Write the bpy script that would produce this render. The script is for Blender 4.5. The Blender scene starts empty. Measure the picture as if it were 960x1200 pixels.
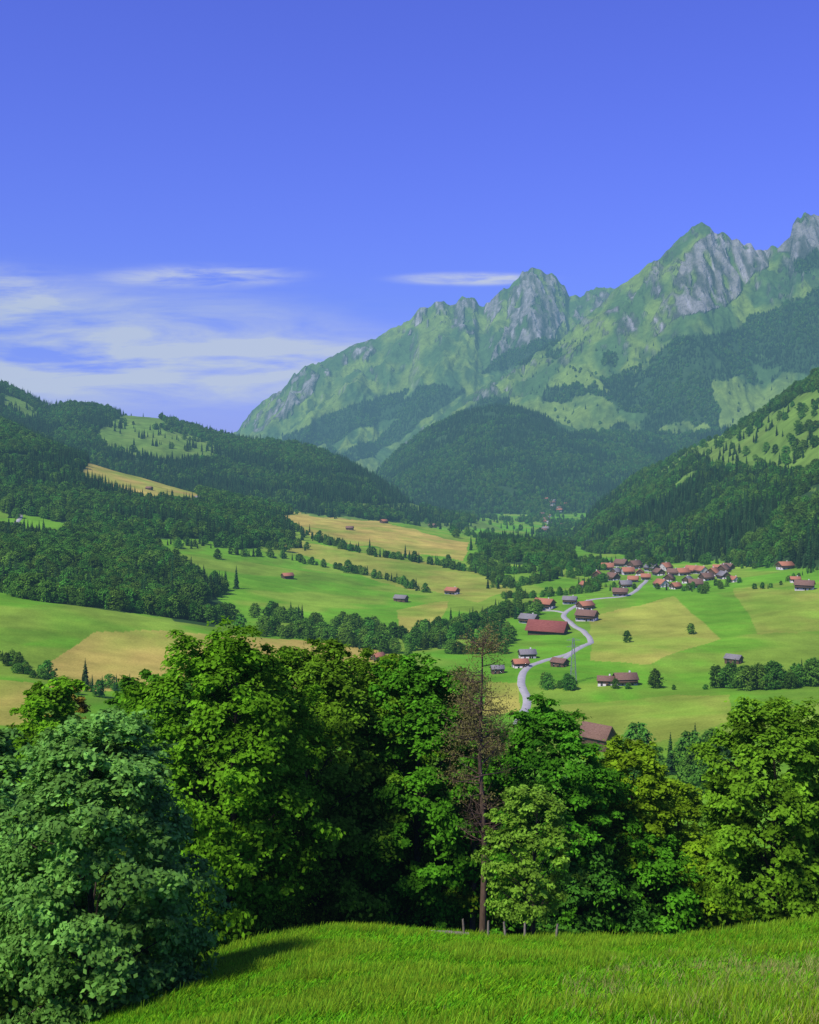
import bpy, math, random
import numpy as np
from mathutils import Vector

rs = np.random.RandomState(7)
random.seed(7)
scene = bpy.context.scene
F = 1300.0; HZ = 540.0   # survey constants: focal length / eye level used to turn bearings into metres

# ------------------------------------------------------------------ noise
def _h(ix, iy, seed):
    n = (ix.astype(np.int64)*374761393 + iy.astype(np.int64)*668265263 + seed*144665) & 0xffffffff
    n = ((n ^ (n >> 13))*1274126177) & 0xffffffff
    n = n ^ (n >> 16)
    return (n & 0xffffff)/float(0xffffff)
def vnoise(x, y, seed=0):
    x = np.asarray(x, float); y = np.asarray(y, float)
    ix = np.floor(x); iy = np.floor(y)
    fx = x-ix; fy = y-iy
    fx = fx*fx*fx*(fx*(fx*6-15)+10); fy = fy*fy*fy*(fy*(fy*6-15)+10)
    a = _h(ix, iy, seed); b = _h(ix+1, iy, seed); c = _h(ix, iy+1, seed); d = _h(ix+1, iy+1, seed)
    return (a*(1-fx)+b*fx)*(1-fy)+(c*(1-fx)+d*fx)*fy
def fbm(x, y, seed=0, o=4):
    s = 0; a = 0.5; t = 0
    for i in range(o):
        s = s+a*vnoise(x, y, seed+i*17); t += a; a *= 0.5
        x = x*2.03+3.1; y = y*2.03+1.7
    return s/t*2-1
def ridged(x, y, seed=0, o=4):
    s = 0; a = 0.5; t = 0
    for i in range(o):
        s = s+a*(1-np.abs(2*vnoise(x, y, seed+i*17)-1)); t += a; a *= 0.5
        x = x*2.03+3.1; y = y*2.03+1.7
    return s/t

# ------------------------------------------------------------------ terrain
TU = np.array([-600, 0, 120, 240, 360, 480, 600, 720, 840, 960, 1500], float)
TR = [
 (12, [1310,1280,1272,1262,1252,1245,1240,1236,1230,1224,1210]),
 (15, [1300,1262,1248,1232,1218,1208,1202,1198,1192,1186,1170]),
 (30, [1265,1222,1202,1165,1136,1128,1126,1124,1116,1104,1080]),
 (45, [1240,1190,1155,1118,1088,1090,1102,1108,1100,1082,1050]),
 (60, [1210,1165,1140,1118,1100,1102,1112,1118,1110,1090,1040]),
 (100,[1150,1125,1118,1112,1110,1108,1110,1112,1105,1085,1030]),
 (160,[1050,1050,1055,1055,1055,1055,1055,1055,1050,1040,1010]),
 (250,[930,945,950,955,960,960,960,955,945,925,900]),
 (350,[820,828,845,860,875,882,880,872,855,838,810]),
 (480,[745,765,785,800,815,822,815,810,806,800,780]),
 (600,[660,698,712,735,750,772,768,762,755,748,730]),
 (700,[650,688,704,722,736,745,742,735,728,715,690]),
 (800,[600,662,672,692,708,716,716,708,702,684,650]),
 (1000,[560,628,638,655,675,688,688,680,674,655,630]),
 (1300,[500,582,596,606,632,645,655,655,650,640,620]),
 (1700,[430,500,545,577,602,610,640,640,640,630,600]),
 (2000,[410,490,560,590,610,622,632,634,634,630,600]),
 (3000,[420,520,580,590,600,603,604,604,604,600,590]),
 (5000,[579]*11), (9000,[562]*11), (16000,[552]*11)]
NU, NL = 300, 420
gu = np.linspace(-600, 1500, NU)
L0, L1 = math.log(12), math.log(16000)
gl = np.linspace(L0, L1, NL)
tl = np.array([math.log(r[0]) for r in TR])
tv = np.array([r[1] for r in TR], float)
rows = np.array([np.interp(gu, TU, tv[i]) for i in range(len(TR))])
G = np.array([np.interp(gl, tl, rows[:, j]) for j in range(NU)]).T
def gk(s):
    r = int(3*s); k = np.exp(-0.5*(np.arange(-r, r+1)/s)**2); return k/k.sum(), r
def blur(A, s, ax):
    k, r = gk(s)
    pad = [(0, 0), (0, 0)]; pad[ax] = (r, r)
    B = np.pad(A, pad, mode='edge')
    out = 0
    for i, w in enumerate(k):
        out = out+w*(B[i:i+A.shape[0], :] if ax == 0 else B[:, i:i+A.shape[1]])
    return out
G = blur(blur(G, 4, 1), 3.2, 0)
def baseV(u, y):
    fu = np.clip((u+600)/2100*(NU-1), 0, NU-1.001); fl = np.clip((np.log(np.maximum(y, 12))-L0)/(L1-L0)*(NL-1), 0, NL-1.001)
    iu = fu.astype(int); il = fl.astype(int); a = fu-iu; b = fl-il
    return (G[il, iu]*(1-a)+G[il, iu+1]*a)*(1-b)+(G[il+1, iu]*(1-a)+G[il+1, iu+1]*a)*b

def curve(pts):
    p = np.array(pts, float)
    return lambda u: np.interp(u, p[:, 0], p[:, 1])
LAY = {
 2: dict(vc=curve([(-600,380),(0,449),(30,463),(60,479),(80,473),(120,477),(145,486),(190,490),(215,498),(255,508),(290,516),(345,520),(400,538),(440,560),(480,588),(520,600),(560,610),(620,630),(700,680)]),
         yc=curve([(-600,3000),(260,2900),(480,2500),(700,2300)]), vf=curve([(-600,560),(0,560),(300,620),(700,690)]), yf=curve([(0,1900),(700,1700)]), pw=1.0, back=.35, amp=14, sc=160),
 4: dict(vc=curve([(600,700),(640,672),(660,650),(672,626),(700,594),(740,564),(780,546),(810,526),(850,508),(890,487),(930,458),(960,438),(1500,300)]),
         yc=curve([(600,2300),(700,2200),(850,1950),(960,1800),(1500,1500)]), vf=curve([(600,720),(660,665),(700,658),(840,664),(960,656),(1500,600)]), yf=curve([(600,1600),(660,1500),(700,1380),(840,1120),(960,930),(1500,800)]), pw=1.05, back=.3, amp=22, sc=130),
 5: dict(vc=curve([(380,640),(420,576),(440,556),(470,525),(500,503),(540,484),(580,476),(610,478),(640,490),(680,504),(740,508),(800,508),(850,500),(960,480),(1500,430)]),
         yc=curve([(380,4100),(1500,4100)]), vf=curve([(380,640),(440,600),(1500,604)]), yf=curve([(0,3100),(1500,3100)]), pw=.9, back=.25, amp=40, sc=300),
 6: dict(vc=curve([(380,600),(430,560),(470,522),(500,496),(540,470),(600,432),(640,408),(660,396),(700,360),(725,336),(740,326),(760,310),(775,301),(790,286),(808,270),(815,266),(822,262),(828,265),(833,268),(838,275),(846,273),(852,276),(858,281),(863,280),(872,287),(880,286),(885,293),(892,290),(898,292),(905,289),(912,290),(918,284),(926,280),(929,264),(934,255),(939,256),(943,249),(950,252),(954,249),(962,251),(990,262),(1100,230),(1500,160)]),
         yc=curve([(380,5600),(700,5400),(960,5100),(1500,4800)]), vf=curve([(380,590),(1500,585)]), yf=curve([(380,4000),(1500,3500)]), pw=1.0, back=.5, amp=95, sc=290),
 7: dict(vc=curve([(200,570),(255,525),(280,501),(293,482),(310,468),(330,456),(345,440),(352,436),(358,430),(365,427),(371,429),(378,423),(390,419),(400,412),(420,402),(440,396),(458,384),(480,376),(492,362),(505,360),(512,353),(520,351),(528,357),(535,355),(542,349),(548,350),(556,350),(561,358),(567,360),(576,350),(590,338),(596,339),(602,331),(608,326),(612,319),(618,318),(622,313),(628,316),(634,316),(640,322),(646,320),(652,325),(656,333),(662,335),(667,347),(674,345),(680,348),(690,339),(700,337),(715,336),(760,345),(900,380),(1100,480)]),
         yc=curve([(200,7200),(640,7000),(1100,6800)]), vf=curve([(200,585),(1100,580)]), yf=curve([(200,5000),(1100,5000)]), pw=1.0, back=.5, amp=140, sc=360),
}
def heights(x, y):
    x = np.asarray(x, float); y = np.asarray(y, float)
    yy = np.maximum(y, 12.0)
    u = 480+F*x/yy
    uc = np.clip(u, -600, 1500)
    z = (HZ-baseV(uc, yy))*yy/F
    zs = z
    near = y < 12
    z = np.where(near, -1.7+(zs+1.7)*y/12.0, z)
    z = np.where(y < 0, -1.7-0.2*y, z)
    w = np.clip((y-60)/400, 0, 1)
    z = z+w*(fbm(x/140., y/140., 3, 3)*4.0+fbm(x/35., y/35., 5, 3)*0.9)+fbm(x/6., y/6., 9, 2)*0.14*np.clip(y/20, 0, 1)
    # wooded knoll beside the village
    kx, ky = (612-480)/F*1350, 1350
    z = z+11*np.exp(-(((x-kx)/45)**2+((y-ky)/130)**2))
    lay = np.ones(x.shape, int)
    pp = np.zeros(x.shape)
    for k in (2, 4, 5, 6, 7):
        d = LAY[k]
        m = (y > 800)
        yc = d['yc'](uc); yf = d['yf'](uc); zc = (HZ-d['vc'](uc))*yc/F; zf = (HZ-d['vf'](uc))*yf/F
        p = (y-yf)/(yc-yf)
        pc = np.clip(p, 0, 1)
        zz = zf+(zc-zf)*pc**d['pw']
        zz = np.where(p < 0, zf+(y-yf)*0.5, zz)
        zz = np.where(p > 1, zc-(y-yc)*d['back'], zz)
        wx = x+fbm(x/(d['sc']*2), y/(d['sc']*2), 31+k, 3)*d['sc']*0.6
        env = np.clip(np.sin(np.clip(pc, 0, 1)*math.pi), 0, 1)**0.6
        n1 = ridged(wx/d['sc'], y/(d['sc']*3.2)+k, 40+k, 4)-0.62
        zz = zz+d['amp']*env*n1*1.6
        if k in (6, 7):
            wx2 = x+fbm(x/120., y/200., 35+k, 3)*60+(y-yc)*.25
            top = np.clip((pc-0.25)*1.6, 0, 1)*np.clip((1.03-pc)*14, 0.12, 1)
            zz = zz+(ridged(wx2/95., y/210., 77+k, 4)-0.6)*75*top
            zz = zz+(ridged(wx2/32., y/70., 87+k, 3)-0.6)*36*top*np.clip(.5+fbm(x/200., y/200., 99, 2)*2, 0, 1.2)
            zz = zz+np.where(p > 0.97, (ridged(x/40., x*0, 90+k, 3)-.6)*12, 0)
        else:
            zz = zz+fbm(x/40., y/40., 60+k, 3)*2.5
        up = m & (zz > z)
        z = np.where(up, zz, z); lay = np.where(up, k, lay); pp = np.where(up, pc, pp)
    return z, lay, pp
def H1(x, y):
    return float(heights(np.array([x]), np.array([y]))[0][0])
def locate(u, v, y0=20, y1=9000):
    ys = np.exp(np.linspace(math.log(y0), math.log(y1), 5000))
    xs = (u-480)/F*ys
    z, _, _ = heights(xs, ys)
    vv = HZ-F*z/ys
    i = int(np.argmax(vv <= v))
    if vv[i] > v: i = len(ys)-1
    return float(xs[i]), float(ys[i]), float(z[i])

# ------------------------------------------------------------------ land cover
def inpoly(u, v, poly):
    c = np.zeros(u.shape, bool)
    n = len(poly); j = n-1
    for i in range(n):
        xi, yi = poly[i]; xj, yj = poly[j]
        if yi != yj:
            c ^= ((yi > v) != (yj > v)) & (u < (xj-xi)*(v-yi)/(yj-yi)+xi)
        j = i
    return c
FOREST = [
 (900,2300,[(-600,380),(0,462),(40,480),(80,505),(103,540),(95,562),(130,577),(175,588),(240,590),(300,598),(335,612),(345,632),(280,642),(230,632),(170,630),(120,627),(70,612),(0,598),(-600,560)]),
 (620,1050,[(-600,630),(0,624),(60,634),(110,624),(160,634),(210,662),(240,682),(262,690),(250,700),(275,722),(240,742),(200,724),(120,712),(60,706),(0,694),(-600,680)]),
 (1100,1700,[(556,606),(600,604),(640,614),(664,630),(668,662),(640,668),(600,660),(562,650)]),
 (1500,3100,[(230,570),(330,588),(420,592),(560,606),(556,614),(470,610),(370,600),(330,600),(240,592)]),
 (3400,5600,[(632,472),(640,454),(700,444),(760,420),(800,398),(870,384),(930,356),(960,335),(1500,250),(1500,420),(960,440),(920,440),(890,470),(850,440),(830,478),(800,500),(760,500),(730,475),(690,458),(660,470)]),
 (3400,5600,[(932,306),(960,290),(960,316),(935,318)]),
 (4900,7500,[(330,510),(370,490),(430,472),(470,456),(520,450),(548,456),(520,474),(480,505),(440,530),(400,560),(340,540)]),
 (4900,7500,[(562,438),(572,426),(600,410),(640,394),(656,397),(640,410),(590,436)]),
 (3400,5600,[(500,505),(540,480),(560,470),(600,468),(600,500)]),
]
MEADOW = [
 (2300,3200,[(104,512),(128,494),(150,488),(188,491),(212,508),(250,517),(252,538),(180,540),(130,528)]),
 (2300,3200,[(2,460),(30,468),(52,484),(40,490),(8,476)]),
 (2200,3200,[(350,584),(400,582),(470,596),(460,602),(380,596)]),
 (900,2400,[(805,524),(850,500),(905,505),(930,480),(1000,465),(1000,532),(940,556),(890,552),(850,552),(815,538)]),
 (900,2400,[(890,500),(940,462),(1000,448),(1000,476),(930,496)]),
 (3000,5600,[(832,446),(870,438),(918,434),(896,470),(835,482)]),
 (3000,5600,[(636,486),(690,478),(765,478),(745,500),(700,505),(650,500)]),
 (4900,7500,[(386,524),(420,505),(468,486),(446,512),(400,534)]),
]
DRY = [
 (1100,2300,1.0,[(95,540),(170,552),(242,575),(225,590),(150,576),(98,560)]),
 (1000,2000,1.0,[(330,600),(370,603),(450,612),(545,636),(540,655),(450,645),(370,628),(330,614)]),
 (400,760,1.0,[(55,778),(110,738),(200,738),(350,748),(480,768),(495,800),(200,810),(60,810)]),
 (250,480,.9,[(-200,790),(0,795),(45,803),(35,850),(-200,850)]),
 (450,1000,.55,[(690,722),(790,700),(850,748),(760,778),(690,772)]),
 (450,1100,.4,[(860,690),(1000,690),(1000,738),(890,742)]),
 (600,1600,.55,[(270,616),(330,626),(420,648),(560,668),(602,690),(560,706),(480,690),(330,642)]),
 (700,1000,.7,[(460,715),(520,705),(510,750),(470,755)]),
 (300,620,.8,[(570,800),(608,800),(612,830),(565,838)]),
 (250,450,.3,[(650,820),(760,815),(860,812),(860,845),(740,880),(680,850)]),
 (36,64,1.0,[(800,1078),(900,1062),(960,1070),(900,1092),(810,1100)]),
]
ROCK = [
 (4200,5800,.74,[(757,388),(785,352),(797,325),(804,300),(824,276),(842,268),(892,285),(910,285),(905,315),(876,340),(850,355),(810,370),(775,392)]),
 (4200,5800,1.0,[(918,296),(926,260),(945,245),(1010,245),(1000,284),(940,300)]),
 (5500,7500,.74,[(560,430),(590,398),(602,360),(610,318),(625,310),(652,322),(670,345),(668,370),(650,400),(610,424)]),
 (5500,7500,.48,[(285,505),(300,465),(365,422),(400,408),(450,388),(440,415),(390,440),(340,485),(310,505)]),
 (5500,7500,.44,[(478,390),(492,358),(520,348),(555,346),(590,335),(604,350),(565,390),(520,380)]),
 (5500,7500,.40,[(664,345),(720,335),(740,345),(700,372),(668,372)]),
 (4200,5800,.24,[(700,372),(740,330),(790,290),(806,296),(780,345),(740,392)]),
]
def cover(x, y, z, lay, pp):
    yy = np.maximum(y, 12); u = 480+F*x/yy; v = HZ-F*z/yy
    s = yy/1000.0
    j1 = fbm(x/(22*s+10), y/(40*s+16), 11, 3); j2 = fbm(x/(22*s+10), y/(40*s+16), 23, 3)
    uj = u+j1*8; vj = v+j2*np.where(y > 3000, 12, 4)
    forest = np.isin(lay, (2, 4, 5)).astype(float)
    forest = np.where((lay == 2) & (v > 590) & (u > 300), 0.0, forest)
    for a, b, p in FOREST: forest[(y > a) & (y < b) & inpoly(uj, vj, p)] = 1
    for a, b, p in MEADOW: forest[(y > a) & (y < b) & inpoly(uj, vj, p)] = 0
    clr = fbm(x/110., y/220., 211, 4)
    forest = np.where(np.isin(lay, (6, 7)) & (clr > .46), 0.0, forest)
    forest = np.where((lay == 6) & (clr < -.34) & (v > 410) & (u > 640), 1.0, forest)
    forest = np.where((lay == 4) & (v < 575) & (fbm(x/70., y/90., 217, 3) > .28), 0.0, forest)
    dry = np.zeros(x.shape)
    for a, b, w, p in DRY: dry[(y > a) & (y < b) & inpoly(uj, vj, p)] = w
    rock = np.zeros(x.shape)
    for a, b, w, p in ROCK:
        m = (y > a) & (y < b) & inpoly(u+j1*14, v+j2*12, p); rock[m] = np.maximum(rock[m], w)
    return u, v, forest, dry, rock

# ------------------------------------------------------------------ materials
def new_mat(name):
    m = bpy.data.materials.new(name); m.use_nodes = True
    nt = m.node_tree; b = nt.nodes['Principled BSDF']; b.inputs['Roughness'].default_value = .9
    b.inputs['Specular IOR Level'].default_value = .1
    return m, nt, b
def N(nt, t, **kw):
    n = nt.nodes.new(t)
    for k, v in kw.items(): setattr(n, k, v)
    return n
def noise_mat(name, c1, c2, scale, rough=.9, bump=.0, stretch=(1, 1, 1), detail=5):
    m, nt, b = new_mat(name)
    tc = N(nt, 'ShaderNodeTexCoord'); mp = N(nt, 'ShaderNodeMapping'); mp.inputs['Scale'].default_value = stretch
    no = N(nt, 'ShaderNodeTexNoise'); no.inputs['Scale'].default_value = scale; no.inputs['Detail'].default_value = detail
    cr = N(nt, 'ShaderNodeValToRGB'); cr.color_ramp.elements[0].position = .3; cr.color_ramp.elements[1].position = .7
    cr.color_ramp.elements[0].color = (*c1, 1); cr.color_ramp.elements[1].color = (*c2, 1)
    nt.links.new(tc.outputs['Object'], mp.inputs[0]); nt.links.new(mp.outputs[0], no.inputs[0]); nt.links.new(no.outputs[0], cr.inputs[0]); nt.links.new(cr.outputs[0], b.inputs['Base Color'])
    b.inputs['Roughness'].default_value = rough
    if bump:
        bp = N(nt, 'ShaderNodeBump'); bp.inputs['Strength'].default_value = bump; bp.inputs['Distance'].default_value = .1
        nt.links.new(no.outputs[0], bp.inputs['Height']); nt.links.new(bp.outputs[0], b.inputs['Normal'])
    return m
def leaf_mat(name, base, var=.35, trans=.35):
    m = bpy.data.materials.new(name); m.use_nodes = True; nt = m.node_tree; nt.nodes.clear()
    out = N(nt, 'ShaderNodeOutputMaterial')
    at = N(nt, 'ShaderNodeAttribute', attribute_name='tone'); oi = N(nt, 'ShaderNodeObjectInfo')
    mr = N(nt, 'ShaderNodeMapRange'); mr.inputs['To Min'].default_value = 1-var; mr.inputs['To Max'].default_value = 1+var
    mu = N(nt, 'ShaderNodeMath', operation='MULTIPLY')
    nt.links.new(oi.outputs['Random'], mr.inputs['Value']); nt.links.new(mr.outputs[0], mu.inputs[0]); nt.links.new(at.outputs['Fac'], mu.inputs[1])
    cm = N(nt, 'ShaderNodeMix', data_type='RGBA', blend_type='MULTIPLY'); cm.inputs[0].default_value = 1
    hs = N(nt, 'ShaderNodeHueSaturation'); hs.inputs['Color'].default_value = (*base, 1)
    mh = N(nt, 'ShaderNodeMapRange'); mh.inputs['To Min'].default_value = .475; mh.inputs['To Max'].default_value = .52
    mm = N(nt, 'ShaderNodeMath', operation='FRACT'); m2 = N(nt, 'ShaderNodeMath', operation='MULTIPLY'); m2.inputs[1].default_value = 7.31
    nt.links.new(oi.outputs['Random'], m2.inputs[0]); nt.links.new(m2.outputs[0], mm.inputs[0]); nt.links.new(mm.outputs[0], mh.inputs['Value'])
    nt.links.new(mh.outputs[0], hs.inputs['Hue'])
    nt.links.new(hs.outputs[0], cm.inputs[6]); nt.links.new(mu.outputs[0], cm.inputs[7])
    d = N(nt, 'ShaderNodeBsdfDiffuse'); t = N(nt, 'ShaderNodeBsdfTranslucent'); mx = N(nt, 'ShaderNodeMixShader'); mx.inputs[0].default_value = trans
    nt.links.new(cm.outputs[2], d.inputs[0]); nt.links.new(cm.outputs[2], t.inputs[0])
    nt.links.new(d.outputs[0], mx.inputs[1]); nt.links.new(t.outputs[0], mx.inputs[2]); nt.links.new(mx.outputs[0], out.inputs[0])
    return m

M_bark = noise_mat('bark', (.035, .026, .018), (.10, .08, .06), 3, bump=.6, stretch=(4, 4, 1))
M_bark_red = noise_mat('dry_bark', (.075, .05, .035), (.17, .115, .08), 3, stretch=(4, 4, 1))
M_conifer = leaf_mat('conifer_needles', (.036, .095, .022), .45, .1)
M_broad = leaf_mat('broadleaf_foliage', (.088, .22, .022), .45, .3)
M_leafA = leaf_mat('maple_leaves', (.14, .39, .065), .05, .38)
M_leafB = leaf_mat('beech_leaves', (.18, .35, .014), .05, .36)
M_leafC = leaf_mat('ash_leaves', (.13, .31, .016), .05, .36)
M_leafD = leaf_mat('birch_leaves', (.18, .39, .035), .05, .4)
M_leafR = leaf_mat('rust_leaves', (.34, .27, .04), .05, .3)
M_twig = leaf_mat('dry_twigs', (.22, .20, .06), .05, .25)
M_grass = leaf_mat('meadow_grass', (.155, .40, .012), .42, .3)
M_grass2 = leaf_mat('tall_grass', (.23, .42, .02), .3, .35)
M_straw = leaf_mat('dry_grass', (.50, .48, .13), .25, .3)
M_stucco = noise_mat('white_render', (.48, .44, .38), (.68, .64, .58), 2)
M_wood = noise_mat('dark_timber', (.07, .042, .025), (.16, .10, .06), 3, stretch=(1, 1, 6))
M_rred = noise_mat('terracotta_roof', (.36, .13, .065), (.55, .24, .13), 1.5, stretch=(1, 4, 4))
M_rbrn = noise_mat('brown_roof', (.16, .085, .055), (.29, .17, .115), 1.5, stretch=(1, 4, 4))
M_rgry = noise_mat('grey_roof', (.17, .155, .145), (.32, .29, .265), 1.5, stretch=(1, 4, 4))
M_rbig = noise_mat('red_barn_roof', (.22, .06, .045), (.33, .11, .08), .6, stretch=(1, 6, 6))
M_glass, _nt, _b = new_mat('window_glass'); _b.inputs['Base Color'].default_value = (.02, .025, .03, 1); _b.inputs['Roughness'].default_value = .15; _b.inputs['Specular IOR Level'].default_value = .5
M_road = noise_mat('pale_asphalt', (.38, .36, .31), (.50, .47, .41), .6)
M_steel = noise_mat('galvanised_steel', (.20, .21, .21), (.30, .31, .31), 2)
M_post = noise_mat('weathered_post', (.16, .13, .10), (.30, .26, .21), 5)

# terrain material
M_ter, nt, b = new_mat('terrain')
at = N(nt, 'ShaderNodeAttribute', attribute_name='Cover')
tc = N(nt, 'ShaderNodeTexCoord')
def nz(s, det, lo, hi, st=(1, 1, 1)):
    mp = N(nt, 'ShaderNodeMapping'); mp.inputs['Scale'].default_value = st
    n = N(nt, 'ShaderNodeTexNoise'); n.inputs['Scale'].default_value = s; n.inputs['Detail'].default_value = det; n.inputs['Roughness'].default_value = .62
    r = N(nt, 'ShaderNodeMapRange'); r.inputs['From Min'].default_value = .3; r.inputs['From Max'].default_value = .7; r.inputs['To Min'].default_value = lo; r.inputs['To Max'].default_value = hi
    nt.links.new(tc.outputs['Object'], mp.inputs[0]); nt.links.new(mp.outputs[0], n.inputs[0]); nt.links.new(n.outputs[0], r.inputs['Value']); return n, r
n1, r1 = nz(.035, 9, .74, 1.26); n2, r2 = nz(1.2, 6, .80, 1.20); n3, r3 = nz(.012, 10, .78, 1.22, (1, .4, .4))
ma = N(nt, 'ShaderNodeMath', operation='MULTIPLY'); mb = N(nt, 'ShaderNodeMath', operation='MULTIPLY')
nt.links.new(r1.outputs[0], ma.inputs[0]); nt.links.new(r2.outputs[0], ma.inputs[1]); nt.links.new(ma.outputs[0], mb.inputs[0]); nt.links.new(r3.outputs[0], mb.inputs[1])
cm = N(nt, 'ShaderNodeMix', data_type='RGBA', blend_type='MULTIPLY'); cm.inputs[0].default_value = 1
nt.links.new(at.outputs['Color'], cm.inputs[6]); nt.links.new(mb.outputs[0], cm.inputs[7]); nt.links.new(cm.outputs[2], b.inputs['Base Color'])
bp = N(nt, 'ShaderNodeBump'); bp.inputs['Strength'].default_value = 1.0; bp.inputs['Distance'].default_value = 45
n4, r4 = nz(.022, 12, 0, 1, (1, .5, .7))
rk = N(nt, 'ShaderNodeMath', operation='MULTIPLY'); nt.links.new(n4.outputs[0], rk.inputs[0]); nt.links.new(at.outputs['Alpha'], rk.inputs[1])
nt.links.new(rk.outputs[0], bp.inputs['Height']); nt.links.new(bp.outputs[0], b.inputs['Normal'])
b.inputs['Specular IOR Level'].default_value = 0

# ------------------------------------------------------------------ terrain mesh
tcol = np.concatenate([np.linspace(-2.6, -.46, 60, endpoint=False), np.linspace(-.46, .46, 900, endpoint=False), np.linspace(.46, 2.6, 61)])
yr = np.concatenate([np.linspace(-60, 8, 20, endpoint=False), np.exp(np.linspace(math.log(8), math.log(70), 110, endpoint=False)), np.exp(np.linspace(math.log(70), math.log(300), 100, endpoint=False)),
     np.exp(np.linspace(math.log(300), math.log(3000), 440, endpoint=False)), np.exp(np.linspace(math.log(3000), math.log(7300), 560, endpoint=False)), np.exp(np.linspace(math.log(7300), math.log(16000), 30))])
YY, TT = np.meshgrid(yr, tcol, indexing='ij')
XX = TT*(np.maximum(YY, 0)+14*np.exp(-np.maximum(YY, 0)/20)+np.where(YY < 0, -YY, 0)*1.0)
ZZ, LL, PP = heights(XX.ravel(), YY.ravel())
X = XX.ravel(); Y = YY.ravel(); Z = ZZ
U, V, FO, DR, RO = cover(X, Y, Z, LL, PP)
nr, nc = XX.shape
def C(*c): return np.array(c)
def mixc(a, b, t): return a+(b-a)*t[:, None]
n = len(X)
col = np.tile(C(.120, .335, .018), (n, 1))
big = fbm(X/220, Y/260, 101, 3)*.5+.5
col = mixc(col, C(.18, .38, .024), np.clip(big*1.4-.3, 0, 1))
fld = fbm(X/70., Y/60., 131, 2)
col = mixc(col, C(.29, .37, .045), np.clip((fld-.15)*3, 0, .55)*(Y > 200))
col = mixc(col, C(.17, .26, .028), np.clip((fbm(X/30., Y/90., 137, 4)-.1)*2, 0, .5)*(Y > 200))
strp = np.sin((X*.45+Y*.9+fbm(X/60, Y/60, 143, 2)*18)/3.2)
col = mixc(col, C(.24, .36, .03), np.clip(strp, 0, 1)*.16*(Y > 200)*(Y < 1300))
col = mixc(col, C(.15, .235, .04), .8*np.isin(LL, (2, 4)))
nearg = (Y < 70)
gpatch = np.clip(fbm(X/3.5, Y/5., 139, 4)*1.6+.4, 0, 1)
col = mixc(col, C(.09, .26, .012), nearg*.6)
col = mixc(col, C(.25, .38, .03), gpatch*nearg*.6)
col = mixc(col, C(.50, .39, .080), DR*np.clip(.8+.6*fbm(X/40, Y/50, 140, 3), 0, 1))
al = np.clip((Y-3200)/600, 0, 1)*np.isin(LL, (5, 6, 7))
alp = mixc(np.tile(C(.18, .275, .045), (n, 1)), C(.070, .145, .035), np.clip(.5+fbm(X/110, Y/220, 151, 5)*2.2, 0, 1))
# dwarf-pine scrub in streaks down the gullies
scrub = np.clip((fbm((X+(Y-5500)*.25)/38., Y/130., 191, 4)-.06)*5, 0, 1)*np.clip(.45+fbm(X/300., Y/300., 193, 2)*1.5, 0, 1)
alp = mixc(alp, C(.035, .085, .028), scrub*.75)
col = mixc(col, C(0, 0, 0), al)+alp*al[:, None]
# hollows darker / ribs lighter from the local relief of the land
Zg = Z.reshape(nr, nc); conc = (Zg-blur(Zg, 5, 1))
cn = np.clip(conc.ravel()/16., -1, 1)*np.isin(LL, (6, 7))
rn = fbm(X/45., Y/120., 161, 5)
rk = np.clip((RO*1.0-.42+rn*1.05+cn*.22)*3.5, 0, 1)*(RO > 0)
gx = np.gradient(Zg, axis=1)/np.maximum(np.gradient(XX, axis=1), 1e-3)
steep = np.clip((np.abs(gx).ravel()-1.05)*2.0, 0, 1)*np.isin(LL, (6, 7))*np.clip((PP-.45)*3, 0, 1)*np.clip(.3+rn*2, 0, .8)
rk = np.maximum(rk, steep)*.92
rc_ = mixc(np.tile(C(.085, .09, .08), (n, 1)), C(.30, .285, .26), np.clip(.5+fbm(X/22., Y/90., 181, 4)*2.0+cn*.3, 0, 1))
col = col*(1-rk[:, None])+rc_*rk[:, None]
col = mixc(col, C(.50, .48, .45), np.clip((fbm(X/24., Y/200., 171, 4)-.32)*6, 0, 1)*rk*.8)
col = mixc(col, C(.030, .070, .02), FO*.95)
und = np.clip((Y-50)/10, 0, 1)*np.clip((150-Y)/30, 0, 1)*(1-np.clip(DR*(Y < 70), 0, 1))  # dark earth under the near trees, with their shade painted into the colour
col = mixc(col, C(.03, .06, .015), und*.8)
me = bpy.data.meshes.new('terrain')
idx = np.arange(nr*nc).reshape(nr, nc)
q = np.stack([idx[:-1, :-1], idx[:-1, 1:], idx[1:, 1:], idx[1:, :-1]], -1).reshape(-1, 4)
def fill_mesh(me, verts, quads, nper=4):
    me.vertices.add(len(verts)); me.vertices.foreach_set('co', verts.astype(np.float32).ravel())
    me.loops.add(quads.size); me.loops.foreach_set('vertex_index', quads.astype(np.int32).ravel())
    me.polygons.add(len(quads)); me.polygons.foreach_set('loop_start', np.arange(0, quads.size, nper, dtype=np.int32))
    me.polygons.foreach_set('loop_total', np.full(len(quads), nper, np.int32))
    me.update(calc_edges=True)
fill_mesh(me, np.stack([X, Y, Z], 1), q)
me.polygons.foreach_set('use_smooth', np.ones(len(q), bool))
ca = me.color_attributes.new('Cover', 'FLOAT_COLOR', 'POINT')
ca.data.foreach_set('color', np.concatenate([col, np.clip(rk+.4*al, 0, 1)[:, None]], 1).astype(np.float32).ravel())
me.materials.append(M_ter)
ob = bpy.data.objects.new('terrain', me); scene.collection.objects.link(ob)

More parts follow.
